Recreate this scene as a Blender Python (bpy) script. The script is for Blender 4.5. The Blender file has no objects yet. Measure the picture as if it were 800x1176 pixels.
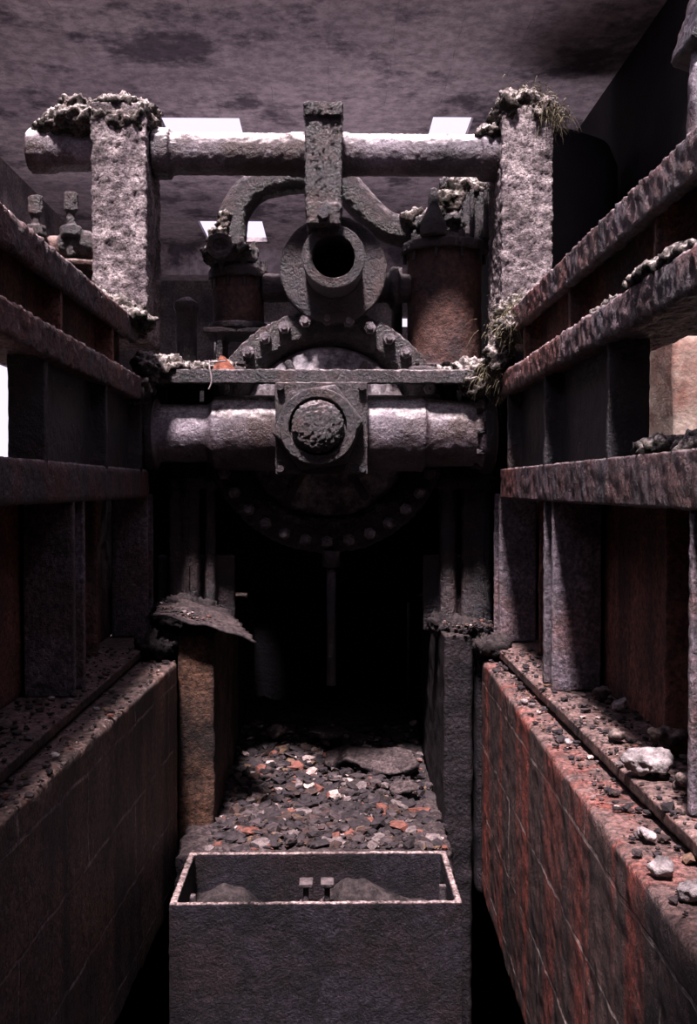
import bpy, bmesh, math, random
from mathutils import Vector, Matrix, noise
random.seed(7)
scene = bpy.context.scene
COL = scene.collection

# ---------------------------------------------------------------- materials
def grime(name, c1, c2, scale=4, rust=None, rust_amt=.5, rscale=2.5, rough=.8, spec=.35, bump=.6,
          bscale=45, dust_highlight=None, dust_highlight_amt=.6, streak=None, streak_amt=.5, brick=None, metallic=0.0, island=None,
          ramp_lo=.35, ramp_hi=.65, speck=.6, sscale=38, dlo=.15, dhi=.8, dn=(.36, .58), slo=.40, shi=.62, rr=(.45, .60)):
    m = bpy.data.materials.new(name); m.use_nodes = True
    nt = m.node_tree; N = nt.nodes; L = nt.links
    b = N['Principled BSDF']
    b.inputs['Roughness'].default_value = rough
    b.inputs['Specular IOR Level'].default_value = spec
    b.inputs['Metallic'].default_value = metallic
    tc = N.new('ShaderNodeTexCoord')
    def nz(sc, det=8, r=.6, vec=None, dist=0):
        n = N.new('ShaderNodeTexNoise'); n.inputs['Scale'].default_value = sc
        n.inputs['Detail'].default_value = det; n.inputs['Roughness'].default_value = r
        n.inputs['Distortion'].default_value = dist
        L.new(vec or tc.outputs['Object'], n.inputs['Vector']); return n.outputs['Fac']
    def rampf(src, lo, hi, a=(0,0,0,1), c=(1,1,1,1)):
        r = N.new('ShaderNodeValToRGB'); L.new(src, r.inputs['Fac'])
        r.color_ramp.elements[0].position = lo; r.color_ramp.elements[1].position = hi
        r.color_ramp.elements[0].color = a; r.color_ramp.elements[1].color = c
        return r.outputs['Color']
    def mix(f, a, c, bt='MIX'):
        x = N.new('ShaderNodeMix'); x.data_type = 'RGBA'; x.blend_type = bt
        if isinstance(f, float): x.inputs[0].default_value = f
        else: L.new(f, x.inputs[0])
        for i, v in ((6, a), (7, c)):
            if isinstance(v, tuple): x.inputs[i].default_value = (*v[:3], 1)
            else: L.new(v, x.inputs[i])
        return x.outputs[2]
    def mth(op, a, c):
        x = N.new('ShaderNodeMath'); x.operation = op; x.use_clamp = True
        for i, v in enumerate((a, c)):
            if isinstance(v, (int, float)): x.inputs[i].default_value = v
            else: L.new(v, x.inputs[i])
        return x.outputs[0]
    col = rampf(nz(scale), ramp_lo, ramp_hi, (*c1, 1), (*c2, 1))
    if island:
        g = N.new('ShaderNodeNewGeometry')
        r = N.new('ShaderNodeValToRGB'); r.color_ramp.interpolation = 'CONSTANT'
        L.new(g.outputs['Random Per Island'], r.inputs['Fac'])
        els = r.color_ramp.elements
        els[0].color = (*island[0][1], 1); els[1].position = island[1][0]; els[1].color = (*island[1][1], 1)
        for p, c in island[2:]:
            e = els.new(p); e.color = (*c, 1)
        col = mix(.75, col, r.outputs['Color'])
    if rust:
        col = mix(mth('MULTIPLY', rampf(nz(rscale, 8, .7), rr[0], rr[1]), rust_amt), col, rust)
    if streak:
        mp = N.new('ShaderNodeMapping'); mp.inputs['Scale'].default_value = (6, 6, .40)
        L.new(tc.outputs['Object'], mp.inputs['Vector'])
        col = mix(mth('MULTIPLY', rampf(nz(1.0, 8, .65, mp.outputs[0]), .47, .6), streak_amt), col, streak)
    bfac = None
    if brick:
        sep = N.new('ShaderNodeSeparateXYZ'); L.new(tc.outputs['Object'], sep.inputs[0])
        cmb = N.new('ShaderNodeCombineXYZ')
        L.new(sep.outputs[brick['u']], cmb.inputs[0]); L.new(sep.outputs[brick['v']], cmb.inputs[1])
        add = N.new('ShaderNodeVectorMath'); add.operation = 'MULTIPLY_ADD'
        nn = N.new('ShaderNodeTexNoise'); nn.inputs['Scale'].default_value = 7
        L.new(tc.outputs['Object'], nn.inputs['Vector'])
        L.new(nn.outputs['Color'], add.inputs[0]); add.inputs[1].default_value = (.03, .03, 0); L.new(cmb.outputs[0], add.inputs[2])
        bt = N.new('ShaderNodeTexBrick'); bt.inputs['Scale'].default_value = 1
        bt.inputs['Brick Width'].default_value = brick['w']; bt.inputs['Row Height'].default_value = brick['h']
        bt.inputs['Mortar Size'].default_value = brick['m']; bt.inputs['Mortar Smooth'].default_value = .4
        L.new(add.outputs[0], bt.inputs['Vector'])
        bfac = bt.outputs['Fac']
        col = mix(mth('MULTIPLY', bfac, mth('MULTIPLY', rampf(nz(5.5), .42, .6), brick.get('amt', .7))), col, brick['c'])
    if dust_highlight:  # pale dust on upward faces, brightened to paint highlights on the tops
        g = N.new('ShaderNodeNewGeometry'); s = N.new('ShaderNodeSeparateXYZ')
        L.new(g.outputs['Normal'], s.inputs[0])
        up = rampf(s.outputs['Z'], dlo, dhi)
        f = mth('MULTIPLY', mth('MULTIPLY', up, rampf(nz(9, 10, .8), dn[0], dn[1])), dust_highlight_amt)
        col = mix(f, col, dust_highlight)
    if speck:
        col = mix(speck, col, rampf(nz(sscale, 6, .75), slo, shi, (.15, .13, .15, 1), (1.3, 1.27, 1.25, 1)), 'MULTIPLY')
    L.new(col, b.inputs['Base Color'])
    h1 = nz(bscale, 6, .7); h2 = nz(bscale / 5, 4, .6)
    h = N.new('ShaderNodeMath'); h.operation = 'ADD'; L.new(h1, h.inputs[0]); L.new(h2, h.inputs[1])
    hh = h.outputs[0]
    if bfac:
        q = N.new('ShaderNodeMath'); q.operation = 'MULTIPLY_ADD'; L.new(bfac, q.inputs[0])
        q.inputs[1].default_value = brick.get('b', -1.0); L.new(hh, q.inputs[2]); hh = q.outputs[0]
    bp = N.new('ShaderNodeBump'); bp.inputs['Strength'].default_value = bump; bp.inputs['Distance'].default_value = .02
    L.new(hh, bp.inputs['Height']); L.new(bp.outputs[0], b.inputs['Normal'])
    return m

M = {}
M['crust'] = grime('bird_dropping_crust', (.16, .13, .145), (.50, .44, .45), 10, bump=1, bscale=95, dust_highlight=(.90, .84, .83), dust_highlight_amt=.8, speck=.85, sscale=75, slo=.38, shi=.58,
                   rust=(.06, .045, .05), rust_amt=.85, rscale=3)
M['crustdark'] = grime('mossy_crust', (.025, .02, .02), (.20, .165, .155), 14, bump=1, bscale=90, dust_highlight=(.85, .78, .75), dust_highlight_amt=.75, speck=.9, sscale=50, slo=.42, shi=.58,
                   rust=(.03, .025, .015), rust_amt=.85, rscale=6)
M['pipe'] = grime('weathered_pipe_paint', (.030, .021, .030), (.26, .22, .26), 3, rough=.45, spec=.6, bump=.6, bscale=60,
                  rust=(.040, .017, .016), rust_amt=.97, rscale=2.2, dust_highlight=(1.0, .94, .93), dust_highlight_amt=1.0, speck=.6, sscale=80, dlo=.3, dhi=.85, dn=(.38, .52))
M['cover'] = grime('scraped_cover_paint', (.12, .11, .13), (.60, .55, .57), 5, rough=.5, bump=.5, bscale=45, rust=(.04, .025, .03), rust_amt=.9, rscale=4)
M['oil'] = grime('oily_black_steel', (.006, .0045, .009), (.026, .021, .034), 6, rough=.40, spec=.7, bump=.9, bscale=50,
                 rust=(.08, .034, .030), rust_amt=.5, dust_highlight=(.28, .24, .25), dust_highlight_amt=.5)
M['oilgrain'] = grime('tarred_granular_steel', (.010, .008, .013), (.080, .062, .075), 18, rough=.40, spec=.8, bump=1, bscale=85,
                 rust=(.10, .042, .034), rust_amt=.45, rscale=6, dust_highlight=(.76, .68, .70), dust_highlight_amt=.85, speck=.9, sscale=75, dlo=.35, dhi=.95, dn=(.42, .6), slo=.43, shi=.62)
M['boltsteel'] = grime('highlight_bolt_steel', (.05, .04, .05), (.30, .25, .28), 18, rough=.4, spec=.8, bump=.8, bscale=80, dust_highlight=(.72, .65, .66), dust_highlight_amt=.6, speck=.6)  # lighter than the ring, so highlights are put into the bolt colour
M['steel'] = grime('girder_steel', (.025, .017, .026), (.15, .115, .145), 6, rough=.42, spec=.8, bump=1, bscale=80,
                   rust=(.22, .055, .038), rust_amt=.75, rscale=2.0, dust_highlight=(.80, .68, .69), dust_highlight_amt=.9, streak=(.19, .048, .035), streak_amt=.4, speck=.9, sscale=80, dlo=.3, dhi=.9, slo=.42, shi=.62)
M['post'] = grime('lit_pitted_post_steel', (.07, .052, .072), (.34, .28, .35), 8, rough=.42, spec=.8, bump=1, bscale=80,
                   rust=(.22, .08, .055), rust_amt=.6, rscale=2.5, streak=(.05, .03, .04), streak_amt=.6, speck=.9, sscale=65, slo=.42, shi=.62)  # girder steel made lighter, standing in for light the shaded posts lack
M['rust'] = grime('rusted_plate', (.09, .034, .028), (.38, .15, .11), 4, rough=.6, bump=.9, bscale=55, spec=.6,
                  rust=(.48, .21, .14), rust_amt=.5, streak=(.02, .013, .02), streak_amt=.75, dust_highlight=(.42, .31, .28), dust_highlight_amt=.6, speck=.85, sscale=55)
M['sole'] = grime('rusty_sole_plate', (.035, .02, .02), (.17, .085, .072), 5, rough=.6, bump=.9, bscale=60, spec=.5,
                  rust=(.02, .015, .018), rust_amt=.7, rscale=4, dust_highlight=(.42, .30, .28), dust_highlight_amt=.6, speck=.9, sscale=55)
M['lug'] = grime('dull_lug_steel', (.03, .025, .03), (.11, .09, .10), 12, rough=.6, bump=.7, bscale=80, dust_highlight=(.30, .24, .24), dust_highlight_amt=.5)
M['brownpipe'] = grime('brown_cylinder', (.05, .024, .021), (.19, .09, .07), 5, rough=.6, bump=.7, bscale=45,
                  rust=(.022, .016, .022), rust_amt=.85, dust_highlight=(.45, .36, .34), dust_highlight_amt=.7)
BR = dict(u='Y', v='Z', w=1.25, h=.29, m=.007, c=(.60, .49, .46), amt=.8, b=-.6)  # pale joint colour paints the lit edges of the courses
M['wallL'] = grime('stained_blockwork', (.04, .024, .022), (.27, .17, .145), 3, rough=.5, bump=.9, bscale=85, spec=.7,
                   streak=(.02, .012, .016), streak_amt=.8, rust=(.36, .185, .12), rust_amt=.5, brick=BR, dust_highlight=(.50, .37, .34), dust_highlight_amt=.6, speck=.85, sscale=60, slo=.42)
M['wallR'] = grime('rust_stained_blockwork', (.04, .020, .022), (.20, .105, .09), 3, rough=.5, bump=.9, bscale=85, spec=.7,
                   streak=(.34, .062, .036), streak_amt=.78, rust=(.014, .008, .011), rust_amt=.9, rscale=1.5, brick=BR, dust_highlight=(.46, .31, .29), dust_highlight_amt=.5, speck=.88, sscale=65)
M['conc'] = grime('grimy_concrete', (.035, .024, .026), (.16, .115, .11), 4, rough=.8, bump=.8, bscale=50,
                  streak=(.03, .02, .025), streak_amt=.7, dust_highlight=(.42, .33, .30), dust_highlight_amt=.6, speck=.7)
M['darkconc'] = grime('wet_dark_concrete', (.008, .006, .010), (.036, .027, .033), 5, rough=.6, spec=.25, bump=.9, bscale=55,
                  dust_highlight=(.22, .17, .165), dust_highlight_amt=.45, speck=.8, sscale=60)
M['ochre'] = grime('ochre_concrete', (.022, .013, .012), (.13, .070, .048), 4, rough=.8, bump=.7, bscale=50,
                  streak=(.014, .009, .012), streak_amt=.9, dust_highlight=(.32, .27, .26), dust_highlight_amt=.5, speck=.8)
M['ceil'] = grime('board_marked_ceiling', (.27, .23, .255), (.44, .385, .40), .6, rough=.9, bump=.3, bscale=16,
                  rust=(.06, .048, .068), rust_amt=.8, rscale=1.6, rr=(.50, .60), brick=dict(u='Y', v='X', w=9.0, h=.42, m=.003, c=(.16, .14, .155), amt=.7, b=-.35), speck=.4, sscale=12)
M['bldwall'] = grime('building_concrete', (.12, .10, .11), (.34, .30, .30), 1.6, rough=.9, bump=.4, bscale=25, rust=(.04, .035, .05), rust_amt=.7, rscale=1)
M['paleconc'] = grime('pale_concrete', (.18, .14, .12), (.42, .35, .31), 3, rough=.9, bump=.4, bscale=25, rust=(.2,.08,.06), rust_amt=.6, speck=.3)
M['dark'] = grime('near_black', (.004, .003, .006), (.014, .011, .016), 3, rough=.8, bump=.5, bscale=30, speck=0)  # near-black tone; behind the machine it stands in for shade
M['soil'] = grime('black_silt', (.009, .007, .009), (.044, .033, .036), 9, rough=.7, spec=.25, bump=1, bscale=60, dust_highlight=(.16, .13, .13), dust_highlight_amt=.3)
M['tank'] = grime('tank_concrete', (.006, .005, .009), (.034, .027, .041), 9, rough=.6, spec=.3, bump=.9, bscale=120,
                  rust=(.028, .015, .018), rust_amt=.7, rscale=2.2, dust_highlight=(.58, .45, .44), dust_highlight_amt=1, speck=.9, sscale=70, dn=(.36, .55), dlo=.5, dhi=.95)
M['stones'] = grime('mixed_rubble', (.04, .032, .034), (.13, .105, .11), 14, rough=.75, bump=.5, bscale=60,
                    island=[(0, (.018, .013, .017)), (.48, (.065, .048, .052)), (.68, (.055, .030, .026)), (.79, (.18, .145, .145)), (.87, (.19, .07, .05)), (.92, (.50, .40, .38)), (.968, (.15, .09, .055))])
M['palestone'] = grime('pale_stone', (.16, .14, .145), (.52, .46, .47), 8, rough=.9, bump=.8, bscale=40)
M['grass'] = grime('dry_moss', (.07, .06, .035), (.32, .29, .20), 20, bump=.1)
M['redbrick'] = grime('brick_fragment', (.28, .10, .07), (.42, .18, .12), 10, bump=.4)

# ---------------------------------------------------------------- helpers
TEX = {}
def cloud(sc, depth=3):
    k = (sc, depth)
    if k not in TEX:
        t = bpy.data.textures.new('cloud', 'CLOUDS'); t.noise_scale = sc; t.noise_depth = depth; TEX[k] = t
    return TEX[k]
def empty(name, loc=(0, 0, 0)):
    e = bpy.data.objects.new(name, None); e.empty_display_size = .1; COL.objects.link(e); return e
def finish(bm, name, mat, parent=None, smooth=False, remesh=None, disp=None, dscale=.06, mats=None):
    bmesh.ops.recalc_face_normals(bm, faces=bm.faces)
    me = bpy.data.meshes.new(name); bm.to_mesh(me); bm.free()
    me.materials.append(M[mat])
    o = bpy.data.objects.new(name, me); COL.objects.link(o)
    if parent: o.parent = parent
    if smooth:
        for p in me.polygons: p.use_smooth = True
    if remesh:
        r = o.modifiers.new('remesh', 'REMESH'); r.mode = 'VOXEL'; r.voxel_size = remesh; r.use_smooth_shade = True
    if disp:
        d = o.modifiers.new('rough', 'DISPLACE'); d.texture = cloud(dscale); d.strength = disp; d.mid_level = .5
        d.texture_coords = 'LOCAL'
    return o
def box(bm, x0, x1, y0, y1, z0, z1, rot=None):
    r = bmesh.ops.create_cube(bm, size=1)
    c = Vector(((x0 + x1) / 2, (y0 + y1) / 2, (z0 + z1) / 2))
    for v in r['verts']:
        p = Vector((v.co.x * abs(x1 - x0), v.co.y * abs(y1 - y0), v.co.z * abs(z1 - z0)))
        if rot is not None: p = rot @ p
        v.co = p + c
    return r['verts']
def prism(bm, bottom, top):
    vs = [bm.verts.new(p) for p in bottom] + [bm.verts.new(p) for p in top]
    n = len(bottom)
    bm.faces.new(vs[:n][::-1]); bm.faces.new(vs[n:])
    for i in range(n):
        bm.faces.new((vs[i], vs[(i + 1) % n], vs[n + (i + 1) % n], vs[n + i]))
def revolve(bm, prof, ax, c, seg=48, a0=0, closed=False):
    c = Vector(c); rings = []
    for t, r in prof:
        ring = []
        for i in range(seg):
            a = a0 + 2 * math.pi * i / seg
            p = Vector((math.cos(a) * r, math.sin(a) * r, 0))
            if ax == 'X': q = Vector((t, p.x, p.y)) + Vector((0, c.y, c.z))
            elif ax == 'Y': q = Vector((p.x, t, p.y)) + Vector((c.x, 0, c.z))
            else: q = Vector((p.x, p.y, t)) + Vector((c.x, c.y, 0))
            ring.append(bm.verts.new(q))
        rings.append(ring)
    n = len(rings)
    for k in range(n if closed else n - 1):
        A, B = rings[k], rings[(k + 1) % n]
        for i in range(seg):
            bm.faces.new((A[i], A[(i + 1) % seg], B[(i + 1) % seg], B[i]))
    if not closed:
        bm.faces.new(rings[0][::-1]); bm.faces.new(rings[-1])
def cyl(bm, ax, c, r, t0, t1, seg=32, a0=0):
    revolve(bm, [(t0, r), (t1, r)], ax, c, seg, a0)
def ring(bm, ax, c, ro, ri, t0, t1, seg=48):
    revolve(bm, [(t0, ro), (t1, ro), (t1, ri), (t0, ri)], ax, c, seg, closed=True)
def tube(bm, pts, r, seg=20):
    pts = [Vector(p) for p in pts]
    P = []
    for i in range(len(pts) - 1):
        p0 = pts[max(i - 1, 0)]; p1 = pts[i]; p2 = pts[i + 1]; p3 = pts[min(i + 2, len(pts) - 1)]
        for k in range(6):
            t = k / 6
            P.append(.5 * ((2 * p1) + (-p0 + p2) * t + (2 * p0 - 5 * p1 + 4 * p2 - p3) * t * t + (-p0 + 3 * p1 - 3 * p2 + p3) * t ** 3))
    P.append(pts[-1])
    up = Vector((0.03, 1, 0.02)); prev = None
    for i, p in enumerate(P):
        d = (P[min(i + 1, len(P) - 1)] - P[max(i - 1, 0)]).normalized()
        u = up.cross(d)
        if u.length < .01: u = Vector((1, 0, 0)).cross(d)
        u.normalize(); w = d.cross(u)
        rg = [bm.verts.new(p + (u * math.cos(2 * math.pi * k / seg) + w * math.sin(2 * math.pi * k / seg)) * r) for k in range(seg)]
        if prev:
            for k in range(seg): bm.faces.new((prev[k], prev[(k + 1) % seg], rg[(k + 1) % seg], rg[k]))
        else: bm.faces.new(rg[::-1])
        prev = rg
    bm.faces.new(prev)
def blob(bm, c, r, sub=3):
    x = bmesh.ops.create_icosphere(bm, subdivisions=sub, radius=1)
    for v in x['verts']:
        v.co = Vector((v.co.x * r[0], v.co.y * r[1], v.co.z * r[2])) + Vector(c)
def lumps(name, cs, mat='crust', parent=None, vox=.014, disp=.07, dscale=.07):
    bm = bmesh.new()
    for c, r in cs: blob(bm, c, r, 3)
    o = finish(bm, name, mat, parent, True, vox, disp, dscale)
    d = o.modifiers.new('fine', 'DISPLACE'); d.texture = cloud(.02, 2); d.strength = .03; d.mid_level = .5; d.texture_coords = 'LOCAL'
    return o
def hexbolt(bm, ax, c, r, t0, t1):
    cyl(bm, ax, c, r, t0, t1, 6, random.random())
def stone(bm, c, s, flat=.65, sub=1):
    x = bmesh.ops.create_icosphere(bm, subdivisions=sub, radius=1)
    off = Vector((random.random() * 99, random.random() * 99, random.random() * 99))
    R = Matrix.Rotation(random.random() * 6.28, 3, 'Z') @ Matrix.Rotation(random.uniform(-.5, .5), 3, 'X')
    e = Vector((random.uniform(.7, 1.35), random.uniform(.6, 1.1), flat * random.uniform(.6, 1.2)))
    for v in x['verts']:
        n = 1 + .55 * noise.noise(v.co * 1.6 + off)
        p = Vector((v.co.x * e.x, v.co.y * e.y, v.co.z * e.z)) * s * n
        p.z = max(min(p.z, s * flat * .6), -s * flat * .6)
        v.co = R @ p + Vector(c)
def slab_holes(name, mat, axis, t0, t1, u0, u1, v0, v1, holes):
    us = sorted({u0, u1, *[h[0] for h in holes], *[h[1] for h in holes]})
    vs = sorted({v0, v1, *[h[2] for h in holes], *[h[3] for h in holes]})
    bm = bmesh.new()
    for a, b_ in zip(us, us[1:]):
        for c, d in zip(vs, vs[1:]):
            mu, mv = (a + b_) / 2, (c + d) / 2
            if any(h[0] < mu < h[1] and h[2] < mv < h[3] for h in holes): continue
            if axis == 'Z': box(bm, a, b_, c, d, t0, t1)
            elif axis == 'Y': box(bm, a, b_, t0, t1, c, d)
            else: box(bm, t0, t1, a, b_, c, d)
    bmesh.ops.remove_doubles(bm, verts=bm.verts, dist=.0005)
    seen = {}
    bm.verts.index_update()
    for f in list(bm.faces):
        k = tuple(sorted(v.index for v in f.verts))
        seen.setdefault(k, []).append(f)
    bmesh.ops.delete(bm, geom=[f for l in seen.values() if len(l) > 1 for f in l], context='FACES_ONLY')
    return finish(bm, name, mat)

# ---------------------------------------------------------------- building shell
CZ = 2.9
slab_holes('ceiling', 'ceil', 'Z', CZ, CZ + .05, -2.9, 2.0, -1.5, 13.2,
           [(-1.35, -.72, 7.95, 8.75), (.80, 1.12, 7.9, 8.7), (-1.45, -.75, 11.0, 11.9), (-2.6, 1.9, .1, 5.3)])  # near strip, out of view, added to cut ambient light
bm = bmesh.new(); box(bm, -2.9, 2.0, 12.1, 12.45, 2.55, CZ)
finish(bm, 'ceiling_beam', 'ceil')
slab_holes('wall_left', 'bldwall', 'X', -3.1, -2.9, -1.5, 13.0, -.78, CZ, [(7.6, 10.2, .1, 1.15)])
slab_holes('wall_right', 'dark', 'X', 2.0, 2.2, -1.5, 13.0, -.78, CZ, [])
slab_holes('wall_back', 'bldwall', 'Y', 13.0, 13.2, -2.9, 2.0, -.78, CZ, [(-1.05, -.70, 1.93, 2.14), (.80, 1.0, 2.08, 2.22)])
slab_holes('ambient_block_wall', 'bldwall', 'Y', -1.7, -1.5, -2.9, 2.0, -3.2, CZ, [])  # unseen wall added behind the camera to block ambient light
bm = bmesh.new()
box(bm, -2.9, -1.5, -1.5, 13, -1.1, -.79); box(bm, 1.4, 2.0, -1.5, 13, -1.1, -.79); box(bm, -1.5, 1.4, 8.0, 13, -1.1, -.79)
finish(bm, 'floor', 'conc')
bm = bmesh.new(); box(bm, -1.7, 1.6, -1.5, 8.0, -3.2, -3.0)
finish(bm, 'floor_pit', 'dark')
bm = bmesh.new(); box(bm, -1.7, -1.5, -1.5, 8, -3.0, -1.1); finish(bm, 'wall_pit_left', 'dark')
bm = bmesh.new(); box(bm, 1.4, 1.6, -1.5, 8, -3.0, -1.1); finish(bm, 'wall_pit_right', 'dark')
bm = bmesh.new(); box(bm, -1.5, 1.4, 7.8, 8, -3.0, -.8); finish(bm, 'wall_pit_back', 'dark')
bm = bmesh.new(); box(bm, 1.62, 1.985, 4.72, 5.6, -.79, .72); finish(bm, 'concrete_pier', 'paleconc', None, True, .03, .02, .2)

def rwall(mat, xn, xf, xo):
    bm = bmesh.new()
    y0, y1 = .6, 4.56
    prism(bm, [(xn, y0, -1.85), (xf, y1, -1.85), (xo, y1, -1.85), (xo, y0, -1.85)],
              [(xn, y0, -.79), (xf, y1, -.79), (xo, y1, -.79), (xo, y0, -.79)])
    return finish(bm, 'retaining_wall', mat, None, True, .014, .010, .06)
rwall('wallL', -.85, -.70, -1.49)
rwall('wallR', .59, .69, 1.39)
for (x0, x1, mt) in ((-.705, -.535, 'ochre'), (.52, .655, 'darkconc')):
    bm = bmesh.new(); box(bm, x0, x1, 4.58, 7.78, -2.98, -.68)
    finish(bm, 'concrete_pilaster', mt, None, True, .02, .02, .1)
for x0, x1 in ((-1.48, -.72), (.67, 1.38)):
    bm = bmesh.new(); box(bm, x0, x1, 4.59, 7.78, -1.9, -.79)
    finish(bm, 'machine_plinth', 'darkconc', None, True, .03, .02, .1)
bm = bmesh.new(); box(bm, -.66, .52, 4.20, 7.76, -1.72, -1.55)
finish(bm, 'concrete_slab', 'darkconc', None, True, .015, .05, .09)

# ---------------------------------------------------------------- girder frames
def hpost(bm, x, s, y, w=.18, d=.17, z0=-.735, z1=-.03):
    a, b_ = sorted((x, x + s * w))
    box(bm, a, b_, y, y + .03, z0, z1); box(bm, a, b_, y + d - .03, y + d, z0, z1)
    m_ = (a + b_) / 2; box(bm, m_ - .016, m_ + .016, y + .02, y + d - .02, z0, z1)
def frame(s, xi, posts, yend, ypan, dz=0):
    P = empty('steel_girder_frame')
    def bx(a, b_, y0, y1, z0, z1, bm):
        x0, x1 = sorted((xi + s * a, xi + s * b_)); box(bm, x0, x1, y0, y1, z0, z1)
    Y0 = 1.0
    bm = bmesh.new(); bx(0, .16, Y0, yend, .74 + dz, .80 + dz, bm); bx(.0, .035, Y0, yend, .69 + dz, .76 + dz, bm)
    finish(bm, 'top_flange', 'steel', P, True, .012, .022, .03)
    bm = bmesh.new(); bx(.09, .125, Y0, yend, .45, .76 + dz, bm)
    for yy in (1.6, 2.5, 3.4, 4.2): bx(.02, .12, yy, yy + .03, .48, .74 + dz, bm)
    finish(bm, 'web', 'rust', P, True, .014, .012, .05)
    bm = bmesh.new(); bx(-.01, .22, Y0, yend + .12, .44 + dz, .52 + dz, bm); bx(-.02, .02, Y0, yend + .12, .43 + dz, .535 + dz, bm)
    finish(bm, 'bottom_flange', 'steel', P, True, .012, .024, .03)
    bm = bmesh.new(); bx(0, .04, Y0, yend + .25, -.05, .085, bm); bx(0, .2, Y0, yend + .25, .05, .085, bm)
    bx(0, .2, Y0, yend + .25, -.05, -.01, bm)
    finish(bm, 'middle_channel', 'steel', P, True, .012, .012, .04)
    bm = bmesh.new(); bx(.06, .09, ypan, yend + .1, .07, .46, bm)
    for yy in (ypan, ypan + .85, yend + .05): bx(0.0, .12, yy, yy + .035, .07, .46, bm)
    finish(bm, 'stiffened_panel', 'oil', P, True, .014, .012, .06)
    bm = bmesh.new()
    for y in posts: hpost(bm, xi + s * .005, s, y)
    finish(bm, 'h_posts', 'post', P, True, .010, .008, .03)
    bm = bmesh.new(); bx(.20, .23, Y0, 5.4, -.74, .0, bm)
    for yy in (1.5, 2.7, 3.95, 4.35): bx(.12, .21, yy, yy + .03, -.74, -.03, bm)
    finish(bm, 'back_plate', 'rust', P, True, .016, .014, .06)
    bm = bmesh.new(); bx(-.03, .30, Y0, yend + .3, -.775, -.735, bm)
    finish(bm, 'sole_plate', 'sole', P, True, .010, .008, .04)
    return P
frame(-1, -.89, (1.9, 3.50, 4.90), 4.68, 3.15, -.025)
frame(1, .79, (2.05, 3.58, 4.72), 4.42, 2.85, -.015)

# ---------------------------------------------------------------- gantry
G = empty('pipe_gantry')
for x0, x1 in ((-1.12, -.865), (.805, 1.045)):
    bm = bmesh.new(); box(bm, x0, x1, 4.74, 5.14, .70, 1.80)
    o = finish(bm, 'upright', 'crust', G, True, .009, .022, .05)
    d = o.modifiers.new('fine', 'DISPLACE'); d.texture = cloud(.012, 1); d.strength = .014; d.mid_level = .5
bm = bmesh.new()
revolve(bm, [(-1.46, .09), (-1.45, .105), (-1.34, .105), (-1.33, .095), (-1.1, .095)], 'X', (0, 4.92, 1.63))
revolve(bm, [(-.86, .12), (-.78, .12), (-.77, .098), (-.2, .098), (-.19, .104), (.08, .104), (.09, .098), (.72, .098), (.73, .12), (.82, .12)], 'X', (0, 4.92, 1.62))
finish(bm, 'top_pipe', 'pipe', G, True, .009, .010, .025)
bm = bmesh.new(); box(bm, -.118, .05, 4.68, 5.0, 1.30, 1.77); box(bm, -.125, .055, 4.66, 4.76, 1.72, 1.78)
box(bm, -.11, .042, 4.66, 4.95, 1.22, 1.32)
finish(bm, 'clamp_block', 'oilgrain', G, True, .008, .026, .018)
bm = bmesh.new(); hexbolt(bm, 'Y', (-.034, 0, 1.262), .028, 4.62, 4.68); finish(bm, 'clamp_bolt', 'oil', G)
lumps('upright_crust', [((-1.0, 4.93, 1.81), (.18, .2, .05)), ((-1.18, 4.9, 1.75), (.2, .16, .08)), ((-1.30, 4.9, 1.73), (.13, .12, .04)), ((-1.22, 4.85, 1.82), (.09, .08, .04)),
                          ((-.9, 4.82, 1.75), (.06, .1, .07)), ((-1.0, 4.78, 1.72), (.15, .05, .08))], 'crustdark', G, .011, .09, .04)
lumps('upright_crust_b', [((.92, 4.93, 1.83), (.14, .2, .08)), ((.84, 4.8, 1.80), (.06, .1, .07)), ((1.0, 4.82, 1.78), (.08, .1, .08)), ((.77, 4.9, 1.70), (.07, .12, .05))], 'crustdark', G, .011, .09, .04)
lumps('upright_foot_crust', [((-1.02, 4.68, .80), (.14, .12, .09)), ((-.93, 4.6, .76), (.12, .14, .05)), ((-1.1, 4.66, .86), (.08, .1, .07))], 'crustdark', G, .011, .09, .04)
lumps('upright_foot_crust_b', [((.9, 4.64, .79), (.14, .14, .10)), ((.83, 4.45, .71), (.10, .16, .06)), ((.77, 4.57, .58), (.07, .12, .09))], 'crustdark', G, .011, .09, .04)

# ---------------------------------------------------------------- cross pipe
C = empty('cross_pipe')
zc = .268
bm = bmesh.new()
revolve(bm, [(-.90, .165), (-.85, .17), (-.845, .142), (-.60, .142), (-.585, .155), (-.57, .178), (-.35, .185), (.20, .188), (.42, .188), (.45, .192),
             (.47, .168), (.72, .160), (.725, .178), (.80, .180)], 'X', (0, 4.95, zc), 64)
finish(bm, 'pipe_body', 'pipe', C, True, .009, .007, .04)
bm = bmesh.new()
ring(bm, 'X', (0, 4.95, zc), .182, .15, -.895, -.855); ring(bm, 'X', (0, 4.95, zc), .20, .16, .74, .79)
for i in range(10):
    a = i * math.tau / 10; 
    hexbolt(bm, 'X', (0, 4.95 + .165 * math.cos(a), zc + .165 * math.sin(a)), .018, .70, .74)
finish(bm, 'pipe_collars', 'oil', C, True)
px = -.045
bm = bmesh.new(); box(bm, px - .215, px + .215, 4.68, 4.76, zc - .205, zc + .225)
finish(bm, 'square_plate', 'oilgrain', C, True, .008, .010, .03)
bm = bmesh.new()
revolve(bm, [(4.70, .212), (4.61, .212), (4.59, .19)], 'Y', (px - .015, 0, zc + .01), 6, math.radians(8))
finish(bm, 'hex_nut', 'oilgrain', C, True, .008, .006, .04)
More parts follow.
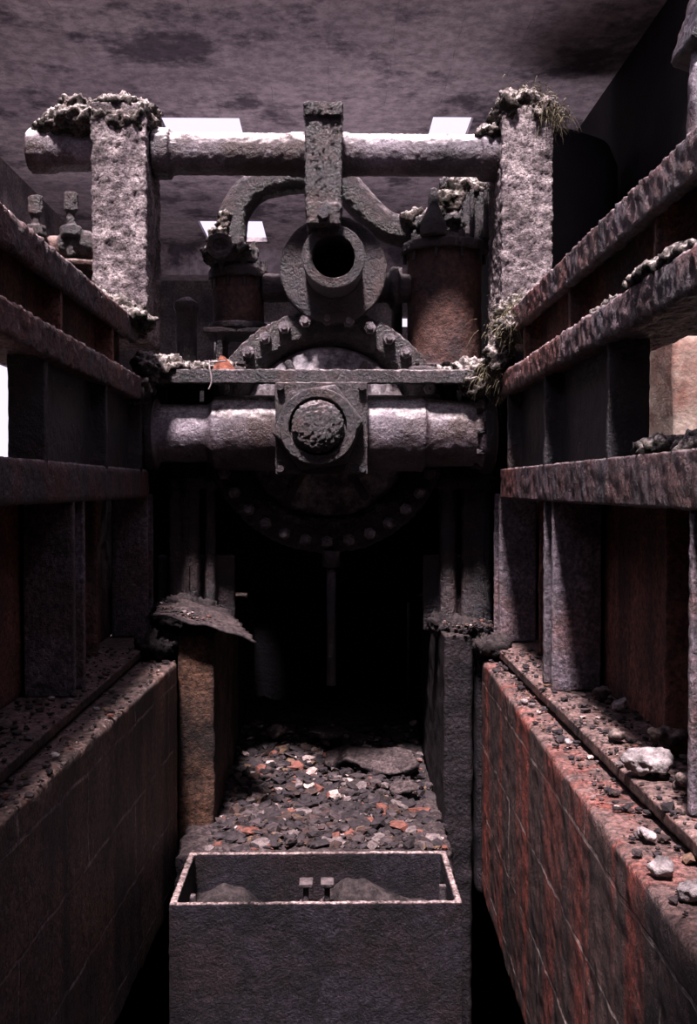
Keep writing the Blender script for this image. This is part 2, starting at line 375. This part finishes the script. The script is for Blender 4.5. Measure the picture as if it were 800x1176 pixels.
bm = bmesh.new(); ring(bm, 'Y', (px - .015, 0, zc + .01), .176, .132, 4.56, 4.62, 48)
finish(bm, 'nut_washer', 'oilgrain', C, True, .007, .006, .03)
bm = bmesh.new()
revolve(bm, [(4.62, .118), (4.55, .118), (4.525, .10), (4.51, .06), (4.507, .01)], 'Y', (px - .015, 0, zc + .01), 40)
finish(bm, 'bolt_head', 'oilgrain', C, True, .006, .022, .015)
bm = bmesh.new()
for dx in (-.19, .19):
    for dz in (-.18, .2): hexbolt(bm, 'Y', (px + dx, 0, zc + dz), .018, 4.65, 4.69)
finish(bm, 'plate_bolts', 'oil', C)

bm = bmesh.new(); box(bm, -.84, .68, 4.74, 4.92, .515, .55); box(bm, -.84, .68, 4.74, 4.77, .49, .56)
finish(bm, 'flat_bar_shelf', 'oilgrain', None, True, .011, .015, .04)

# ---------------------------------------------------------------- pump
Pm = empty('flanged_pump')
fc = (-.02, 0, .285)
bm = bmesh.new()
revolve(bm, [(5.18, .44), (5.10, .47), (5.08, .50), (5.08, .615), (5.16, .62), (5.18, .56), (5.22, .56), (5.24, .62), (5.30, .62), (5.30, .44)], 'Y', fc, 80, closed=True)
finish(bm, 'bolted_ring', 'oilgrain', Pm, True, .012, .026, .03)
bm = bmesh.new()
for i in range(32):
    a = i * math.tau / 32
    c = (fc[0] + .56 * math.cos(a), 0, fc[2] + .56 * math.sin(a))
    hexbolt(bm, 'Y', c, .031, 5.03, 5.10); cyl(bm, 'Y', c, .016, 5.00, 5.04, 12)
finish(bm, 'ring_bolts', 'boltsteel', Pm)
bm = bmesh.new()
revolve(bm, [(5.30, .46), (5.20, .455), (5.12, .42), (5.06, .30), (5.04, .18), (5.04, .02)], 'Y', fc, 64)
finish(bm, 'dished_cover', 'cover', Pm, True, .015, .012, .05)
bm = bmesh.new()
for i in range(6):
    a = math.radians(0 + i * 60); R = Matrix.Rotation(-a, 3, 'Y')
    box(bm, fc[0] + .24 * math.cos(a) - .16, fc[0] + .24 * math.cos(a) + .16, 4.99, 5.12, fc[2] + .24 * math.sin(a) - .018, fc[2] + .24 * math.sin(a) + .018, R)
finish(bm, 'cover_ribs', 'oil', Pm, True, .010, .010, .05)
bm = bmesh.new(); revolve(bm, [(5.3, .50), (5.6, .52), (6.5, .52)], 'Y', fc, 48); finish(bm, 'light_block_casing', 'dark', Pm, True)  # black body added behind the ring to keep the space below dark
nc = (.012, 0, 1.088)
bm = bmesh.new(); ring(bm, 'Y', nc, .142, .100, 4.74, 5.14, 48); ring(bm, 'Y', nc, .150, .115, 4.74, 4.77, 48)
finish(bm, 'nozzle_tube', 'oilgrain', Pm, True, .008, .006, .04)
bm = bmesh.new(); ring(bm, 'Y', nc, .268, .11, 5.02, 5.08, 56)
finish(bm, 'nozzle_flange', 'oil', Pm, True, .011, .01, .05)
bm = bmesh.new(); revolve(bm, [(5.08, .20), (5.3, .20), (5.5, .16), (5.7, .12)], 'Y', nc, 40)
revolve(bm, [(.6, .28), (.75, .22), (.95, .17), (1.1, .15)], 'Z', (.012, 5.4, 0), 40)
cyl(bm, 'X', (0, 5.3, 1.05), .075, -.36, .42); ring(bm, 'X', (0, 5.3, 1.05), .11, .05, .31, .35)
finish(bm, 'nozzle_body', 'oil', Pm, True, .014, .014, .06)
bm = bmesh.new(); cyl(bm, 'Z', (.0, 5.05, 0), .024, -1.0, -.33, 14); cyl(bm, 'Z', (.0, 5.05, 0), .045, -.40, -.32, 14)
finish(bm, 'drain_rod', 'oil', Pm, True)
B = empty('machine_bed')
bm = bmesh.new(); box(bm, -.95, -.42, 4.93, 5.75, .555, .60); box(bm, .38, .95, 4.93, 5.75, .555, .60)
finish(bm, 'deck_plates', 'oil', B, True, .014, .02, .06)
bm = bmesh.new()
for x0, x1 in ((-.97, -.92), (.90, .95)):
    box(bm, x0, x1, 5.0, 6.6, -.76, .56)
box(bm, -.97, .95, 6.6, 6.65, -.76, .6); box(bm, -.51, .50, 6.6, 6.65, -1.5, -.7)
box(bm, -.92, .90, 5.85, 6.6, .50, .56)
finish(bm, 'light_block_plates', 'dark', B)  # black plates added behind the machine to stop light leaking in
bm = bmesh.new()
for x, r in ((-.80, .035), (-.72, .05), (-.62, .03), (.60, .045), (.70, .03), (.78, .05)):
    cyl(bm, 'Z', (x, 5.15, 0), r, -.75, .56, 16)
    cyl(bm, 'Z', (x, 5.15, 0), r * 1.6, .0, .05, 16)
box(bm, -.9, -.5, 5.2, 5.25, -.75, -.35); box(bm, .48, .9, 5.2, 5.25, -.75, -.35)
finish(bm, 'support_tubes', 'oil', B, True, .012, .012, .06)

K = empty('bent_pipe')
bm = bmesh.new()
tube(bm, [(-.51, 5.3, 1.17), (-.525, 5.3, 1.30), (-.50, 5.3, 1.45), (-.40, 5.3, 1.57), (-.25, 5.3, 1.615), (-.08, 5.3, 1.625), (.06, 5.3, 1.59), (.16, 5.3, 1.49), (.27, 5.3, 1.385), (.42, 5.3, 1.34), (.66, 5.3, 1.33)], .082, 24)
finish(bm, 'pipe_run', 'oilgrain', K, True, .010, .010, .03)
bm = bmesh.new(); cyl(bm, 'Z', (-.51, 5.3, 0), .13, 1.17, 1.205); cyl(bm, 'Z', (-.51, 5.3, 0), .13, 1.215, 1.25)
for i in range(6):
    a = i * math.tau / 6; cyl(bm, 'Z', (-.51 + .105 * math.cos(a), 5.3 + .105 * math.sin(a), 0), .016, 1.13, 1.29, 8)
cyl(bm, 'Y', (-.56, 0, 1.22), .05, 5.1, 5.2, 16); ring(bm, 'Y', (-.56, 0, 1.22), .065, .035, 5.08, 5.12, 24)
finish(bm, 'pipe_flange', 'oilgrain', K, True, .01, .014, .04)
lumps('flange_crust', [((-.58, 5.22, 1.29), (.06, .07, .05)), ((-.46, 5.2, 1.22), (.05, .06, .04)), ((-.62, 5.2, 1.2), (.04, .05, .05)), ((-.55, 5.24, 1.38), (.04, .05, .06))], 'crustdark', K, .01, .06, .04)

def servo(name, x, y, r, z0, z1, lid):
    P = empty(name)
    bm = bmesh.new(); revolve(bm, [(z0, r), (z1, r)], 'Z', (x, y, 0), 48)
    finish(bm, 'barrel', 'brownpipe', P, True, .012, .01, .07)
    bm = bmesh.new(); cyl(bm, 'Z', (x, y, 0), lid, z1 - .01, z1 + .035, 48); cyl(bm, 'Z', (x, y, 0), lid, z0 - .0, z0 + .035, 48); cyl(bm, 'Z', (x, y, 0), lid * .9, z1 + .03, z1 + .06, 48)
    finish(bm, 'end_flanges', 'oil', P, True, .01, .012, .05)
    bm = bmesh.new()
    for i in range(10):
        a = i * math.tau / 10; c = (x + (lid - .025) * math.cos(a), y + (lid - .025) * math.sin(a), 0)
        hexbolt(bm, 'Z', c, .02, z1 + .03, z1 + .07); cyl(bm, 'Z', c, .01, z1 - .06, z1 + .09, 8)
    finish(bm, 'flange_bolts', 'oil', P)
    return P
servo('hydraulic_cylinder', -.49, 5.35, .135, .83, 1.11, .16)
bm = bmesh.new(); box(bm, -.66, -.24, 5.2, 5.55, .80, .83); box(bm, -.6, -.56, 5.22, 5.5, .6, .8); box(bm, -.34, -.3, 5.22, 5.5, .6, .8)
finish(bm, 'cylinder_stand', 'oil', None, True, .012, .012, .05)
sc_ = servo('hydraulic_cylinder', .60, 5.32, .195, .60, 1.24, .235)
lumps('valve_crust', [((.62, 5.3, 1.40), (.14, .14, .12)), ((.74, 5.32, 1.50), (.11, .12, .11)), ((.66, 5.3, 1.57), (.09, .1, .07)), ((.50, 5.25, 1.37), (.09, .1, .07))], 'oilgrain', sc_, .012, .10, .06)
lumps('valve_crust_pale', [((.70, 5.24, 1.54), (.10, .07, .08)), ((.62, 5.2, 1.48), (.08, .05, .06)), ((.42, 5.22, 1.39), (.07, .05, .05)), ((.56, 5.22, 1.42), (.06, .05, .05))], 'crustdark', sc_, .011, .08, .05)
bm = bmesh.new()
for x in (.52, .72, .79): cyl(bm, 'Z', (x, 5.14, 0), .014, 1.28, 1.52, 8)
box(bm, .66, .84, 5.18, 5.4, 1.29, 1.52)
revolve(bm, [(1.28, .07), (1.36, .06), (1.42, .03), (1.52, .022)], 'Z', (.52, 5.12, 0), 20)
finish(bm, 'valve_yoke', 'oil', sc_, True, .01, .012, .05)

bm = bmesh.new(); revolve(bm, [(.59, .055), (.93, .055), (.935, .065), (.97, .065), (.985, .04), (1.0, .02)], 'Z', (-.76, 5.3, 0), 28)
finish(bm, 'capped_standpipe', 'oilgrain', None, True, .01, .01, .05)
bm = bmesh.new(); revolve(bm, [(.59, .03), (1.2, .03)], 'Z', (.36, 5.5, 0), 20); revolve(bm, [(.59, .03), (.86, .03)], 'Z', (-.62, 5.6, 0), 20)
finish(bm, 'guide_rods', 'oil', None, True)

V = empty('gate_valve')
bm = bmesh.new(); cyl(bm, 'Z', (-1.40, 5.6, 0), .10, -.78, 1.22, 28); cyl(bm, 'Z', (-1.40, 5.6, 0), .14, 1.20, 1.24, 28); cyl(bm, 'X', (0, 5.6, 1.32), .07, -1.75, -1.2, 24)
finish(bm, 'valve_pipe', 'brownpipe', V, True, .014, .012, .06)
bm = bmesh.new(); blob(bm, (-1.40, 5.6, 1.34), (.12, .12, .09))
for x, h in ((-1.60, 1.58), (-1.41, 1.60)):
    cyl(bm, 'Z', (x, 5.5, 0), .025, 1.26, h - .08, 14); cyl(bm, 'Z', (x, 5.5, 0), .042, h - .10, h - .0, 6); cyl(bm, 'Z', (x, 5.5, 0), .06, 1.36, 1.42, 6)
finish(bm, 'valve_body', 'oilgrain', V, True, .009, .016, .04)

bm = bmesh.new(); revolve(bm, [(-.79, .50), (2.15, .50), (2.28, .45), (2.36, .30), (2.40, .05)], 'Z', (1.45, 6.9, 0), 56)
finish(bm, 'storage_tank', 'dark', None, True)

bm = bmesh.new()
tube(bm, [(1.10, 2.9, .66), (1.09, 2.92, .95), (1.10, 2.95, 1.2), (1.14, 3.0, 1.35)], .05, 18)
Wb = empty('bracketed_pipe')
finish(bm, 'pale_pipe', 'pipe', Wb, True, .01, .02, .06)
bm = bmesh.new(); prism(bm, [(1.04, 2.9, 1.30), (1.16, 2.9, 1.25), (1.30, 2.9, 1.30), (1.30, 2.9, 1.60), (1.1, 2.9, 1.5)],
                        [(1.04, 3.1, 1.30), (1.16, 3.1, 1.25), (1.30, 3.1, 1.30), (1.30, 3.1, 1.60), (1.1, 3.1, 1.5)])
box(bm, 1.2, 2.0, 2.95, 3.05, 1.38, 1.5); box(bm, .95, 1.2, 2.85, 3.0, .60, .68)
box(bm, .88, .96, 2.9, 3.0, .52, .68)
finish(bm, 'bracket', 'oil', Wb, True, .012, .015, .05)

# ---------------------------------------------------------------- concrete trough
T = empty('concrete_trough')
bm = bmesh.new()
x0, x1, y0, y1, zt, zb = -.585, .475, 3.58, 4.10, -1.50, -3.0
w = .026
box(bm, x0, x1, y0, y0 + w, zb, zt); box(bm, x0, x1, y1 - w, y1, zb, zt)
box(bm, x0, x0 + w, y0, y1, zb, zt); box(bm, x1 - w, x1, y0, y1, zb, zt)
finish(bm, 'trough_walls', 'tank', T, True, .008, .008, .03)
bm = bmesh.new()
bmesh.ops.create_grid(bm, x_segments=80, y_segments=40, size=.5)
for v in bm.verts:
    X = (v.co.x) * (x1 - x0 - .04) + (x0 + x1) / 2; Y = v.co.y * (y1 - y0 - .04) + (y0 + y1) / 2
    v.co = Vector((X, Y, -1.70 + .09 * noise.fractal(Vector((X * 3, Y * 3, 0)), 1, 2, 4) + .10 * (Y - 3.8)))
finish(bm, 'silt_fill', 'soil', T, True)
bm = bmesh.new()
for x in (-.095, -.015):
    box(bm, x - .010, x + .010, 3.74, 3.77, -1.75, -1.49); box(bm, x - .026, x + .026, 3.72, 3.79, -1.505, -1.485); box(bm, x - .026, x + .026, 3.72, 3.80, -1.60, -1.575)
box(bm, -.12, .01, 3.75, 3.77, -1.64, -1.61)
cyl(bm, 'Z', (.42, 3.74, 0), .016, -1.75, -1.50, 10); cyl(bm, 'Z', (-.52, 3.74, 0), .014, -1.75, -1.53, 10)
finish(bm, 'mounting_lugs', 'lug', T, True, .006, .004, .04)

# ---------------------------------------------------------------- rubble
def hz(x, y):
    return -1.57 + .05 * (noise.noise(Vector((x * 3, y * 3, 1))) + .3) + max(0, (y - 4.7)) * .10
bm = bmesh.new()
bmesh.ops.create_grid(bm, x_segments=90, y_segments=120, size=.5)
for v in bm.verts:
    X = v.co.x * 1.04 - .01; Y = v.co.y * 2.2 + 5.36
    edge = min(1, (Y - 4.26) / .12)
    v.co = Vector((X, Y, -1.60 + (hz(X, Y) + 1.60) * edge + .02 * noise.fractal(Vector((X * 12, Y * 12, 0)), 1, 2, 3)))
RB = empty('rubble_heap')
finish(bm, 'silt_bed', 'soil', RB, True)
bm = bmesh.new()
for i in range(3000):
    y = 4.27 + 1.7 * random.random() ** 1.3; x = random.uniform(-.53, .50)
    s = random.choice((.005, .006, .008, .01, .013, .017, .024, .034)) * random.uniform(.8, 1.3)
    stone(bm, (x, y, hz(x, y) + s * .3), s)
for i in range(80):
    y = random.uniform(4.4, 5.7); x = random.uniform(-.48, .48); s = random.uniform(.025, .055)
    stone(bm, (x, y, hz(x, y) + s * .2), s, .35, 2)
finish(bm, 'loose_stones', 'stones', RB)
bm = bmesh.new()
for c, s in (((.26, 5.25, -1.44), .15), ((.05, 5.35, -1.44), .10), ((.36, 4.95, -1.49), .06), ((-.02, 5.6, -1.38), .12)):
    stone(bm, c, s, .3, 3)
finish(bm, 'broken_slabs', 'darkconc', RB, True, .01, .02, .05)
bm = bmesh.new(); stone(bm, (-.31, 5.65, -1.38), .07, .8, 3)
finish(bm, 'concrete_lump', 'conc', RB, True, .01, .03, .05)

def ledge_stones(name, fx, n, z, y0, y1):
    bm = bmesh.new()
    for i in range(n):
        y = random.uniform(y0, y1); a, b_ = fx(y); t = random.random(); x = a + (b_ - a) * t
        s = random.choice((.003, .004, .005, .006, .007, .009, .013)) * random.uniform(.8, 1.3)
        zz = z if (abs(x) > (.86 if x < 0 else .76)) else -.785
        stone(bm, (x, y, zz + s * .4), s)
    return finish(bm, name, 'stones')
ledge_stones('ledge_rubble', lambda y: (-.84 + .03 * y, -1.08), 700, -.733, 1.6, 4.6)
ledge_stones('ledge_rubble', lambda y: (.61 + .02 * y, 1.0), 1000, -.733, 1.6, 4.5)
bm = bmesh.new()
for c, s in (((.80, 2.50, -.69), .055), ((.70, 2.20, -.77), .022), ((.95, 3.25, -.71), .03), ((.67, 2.0, -.77), .033), ((.69, 1.88, -.77), .03), ((.72, 3.0, -.77), .016), ((.70, 3.6, -.775), .012), ((-.80, 2.9, -.775), .012), ((-.82, 3.5, -.775), .014)):
    stone(bm, c, s, .75, 3)
finish(bm, 'pale_boulders', 'palestone', None, True, .005, .025, .03)
bm = bmesh.new()
for c, s in (((.84, 2.3, -.69), .045), ((.93, 3.4, -.70), .035), ((-.98, 3.0, -.71), .025), ((.82, 2.85, -.71), .03), ((.92, 2.7, -.68), .05)):
    stone(bm, c, s, .8, 3)
finish(bm, 'brown_boulders', 'conc', None, True, .007, .03, .03)
bm = bmesh.new()
for i in range(500):
    side = random.random() < .6
    x = random.uniform(-.86, -.42) if side else random.uniform(.42, .86)
    y = random.uniform(4.94, 5.35); s = random.choice((.008, .012, .018, .028)); stone(bm, (x, y, .605 + s * .3), s)
for i in range(140):
    x = random.uniform(-.82, .66); s = random.choice((.006, .009, .014)); stone(bm, (x, random.uniform(4.79, 4.9), .552 + s * .3), s)
finish(bm, 'deck_debris', 'stones')
lumps('caked_debris', [((-.80, 4.86, .57), (.13, .14, .06)), ((-.70, 4.9, .56), (.12, .1, .04)), ((-.86, 4.72, .56), (.06, .1, .07)), ((-.88, 4.70, .46), (.05, .08, .07)), ((-.55, 4.98, .59), (.12, .08, .03))], 'crustdark', None, .011, .10, .04)
lumps('caked_debris', [((.70, 4.86, .56), (.12, .12, .06)), ((.78, 4.70, .50), (.07, .1, .09)), ((.58, 4.9, .55), (.1, .08, .03)), ((.68, 4.80, .48), (.06, .07, .05))], 'crustdark', None, .011, .10, .04)
bm = bmesh.new(); prism(bm, [(-.57, 4.84, .57), (-.46, 4.84, .57), (-.46, 4.9, .57), (-.57, 4.9, .57)], [(-.53, 4.84, .635), (-.51, 4.84, .63), (-.51, 4.9, .63), (-.53, 4.9, .635)])
finish(bm, 'brick_fragment', 'redbrick')
bm = bmesh.new(); tube(bm, [(-.575, 4.76, .60), (-.57, 4.73, .56), (-.56, 4.725, .5), (-.575, 4.73, .46)], .004, 8); tube(bm, [(-.6, 4.78, .6), (-.55, 4.74, .59), (-.50, 4.76, .6)], .004, 8)
finish(bm, 'wire_scrap', 'palestone', None, True)

bm = bmesh.new()
nx, ny = 24, 16; g = []
for i in range(nx + 1):
    row = []
    for j in range(ny + 1):
        u = i / nx; v = j / ny
        row.append((-.80 + .46 * u, 4.50 + .36 * v - .04 * u, -.54 - .12 * u - .04 * (1 - v) + .02 * math.sin(u * 3.1) + .02 * noise.noise(Vector((u * 4, v * 4, 0)))))
    g.append(row)
V0 = [[bm.verts.new(p) for p in r] for r in g]
for i in range(nx):
    for j in range(ny):
        if (i > nx - 9 and j > ny - 1 - (i - nx + 9) * 1.7) or (i < 4 and j > ny - 6): continue
        bm.faces.new((V0[i][j], V0[i + 1][j], V0[i + 1][j + 1], V0[i][j + 1]))
bmesh.ops.delete(bm, geom=[v for v in bm.verts if not v.link_faces], context='VERTS')
o = finish(bm, 'scrap_metal_sheet', 'darkconc', None, True)
sm = o.modifiers.new('thick', 'SOLIDIFY'); sm.thickness = .010
lumps('mud_pile', [((-.74, 4.92, -.64), (.14, .12, .12)), ((-.62, 4.95, -.64), (.08, .1, .08)), ((-.8, 4.6, -.72), (.1, .1, .06))], 'soil', None, .012, .08, .04)
lumps('mud_pile', [((.62, 4.78, -.67), (.11, .14, .05)), ((.52, 4.85, -.66), (.05, .1, .05)), ((.74, 4.6, -.73), (.09, .12, .05))], 'soil', None, .012, .08, .04)
bm = bmesh.new()
for i in range(300):
    if i % 2: x = random.uniform(-.80, -.50); y = random.uniform(4.5, 4.8); z = -.53 - .26 * (x + .8)
    else: x = random.uniform(.52, .76); y = random.uniform(4.56, 4.8); z = -.63
    s = random.choice((.004, .006, .008, .012)); stone(bm, (x, y, z + random.uniform(-.02, .0)), s)
finish(bm, 'pilaster_rubble', 'stones')

def tufts(name, spots, mat='grass'):
    bm = bmesh.new()
    for (cx, cy, cz), R, n, ln, droop in spots:
        for i in range(n):
            p = Vector((cx + random.gauss(0, R), cy + random.gauss(0, R), cz + random.gauss(0, R * .7)))
            d = Vector((random.gauss(0, 1), random.gauss(0, .8), random.gauss(0, .6))).normalized(); L_ = ln * random.uniform(.4, 1.2)
            sd = d.cross(Vector((random.random(), random.random(), random.random()))).normalized() * .0018
            prev = None
            for k in range(4):
                t = k / 3; q = p + d * L_ * t + Vector((0, 0, -droop * L_ * t * t)); ww = sd * (1 - t * .85)
                cur = (bm.verts.new(q - ww), bm.verts.new(q + ww))
                if prev: bm.faces.new((prev[0], prev[1], cur[1], cur[0]))
                prev = cur
    me = bpy.data.meshes.new(name); bm.to_mesh(me); bm.free(); me.materials.append(M[mat])
    o = bpy.data.objects.new(name, me); COL.objects.link(o); return o
tufts('dry_moss', [((1.03, 4.78, 1.77), .04, 800, .06, .9), ((.95, 4.8, 1.86), .05, 300, .04, .6)])
tufts('dry_moss', [((.80, 4.40, .72), .06, 500, .07, .7), ((.88, 4.5, .80), .05, 300, .06, .5), ((.74, 4.55, .52), .05, 300, .06, .9)])
lumps('flange_mud', [((.84, 2.55, .10), (.05, .16, .03)), ((.86, 2.3, .09), (.06, .14, .035)), ((.82, 2.45, .53), (.06, .3, .03)), ((.84, 2.9, .52), (.06, .3, .02))], 'crustdark', None, .011, .05, .03)

# ---------------------------------------------------------------- light
w_ = bpy.data.worlds.new('overcast_sky'); scene.world = w_; w_.use_nodes = True
bg = w_.node_tree.nodes['Background']; bg.inputs[0].default_value = (.88, .77, 1.0, 1); bg.inputs[1].default_value = 1.2
sun = bpy.data.lights.new('sun', 'SUN'); sun.energy = 15; sun.angle = math.radians(7); sun.color = (1.0, .89, .90)
so = bpy.data.objects.new('sun', sun); COL.objects.link(so)
d = Vector((.10, .46, -1.0)).normalized()
so.rotation_euler = d.to_track_quat('-Z', 'Y').to_euler(); so.location = (0, 2, 6)
al = bpy.data.lights.new('added_ceiling_fill', 'AREA'); al.shape = 'RECTANGLE'; al.size = 2.2; al.size_y = .8; al.energy = 88; al.color = (1, .86, .97)  # added lamp without a real source, brightens the ceiling from below
ao = bpy.data.objects.new('added_ceiling_fill', al); COL.objects.link(ao); ao.location = (-.3, 8.3, -.6)
ao.rotation_euler = (math.radians(180), 0, 0)

cam = bpy.data.cameras.new('camera'); co = bpy.data.objects.new('camera', cam); COL.objects.link(co)
cam.sensor_fit = 'HORIZONTAL'; cam.sensor_width = 24; cam.lens = 24 * 1150 / 800
co.rotation_euler = (math.radians(90 - 1.395), 0, math.radians(-.996)); cam.clip_start = .05
scene.camera = co
scene.view_settings.view_transform = 'Standard'
scene.view_settings.exposure = 0.05
scene.view_settings.gamma = 0.86
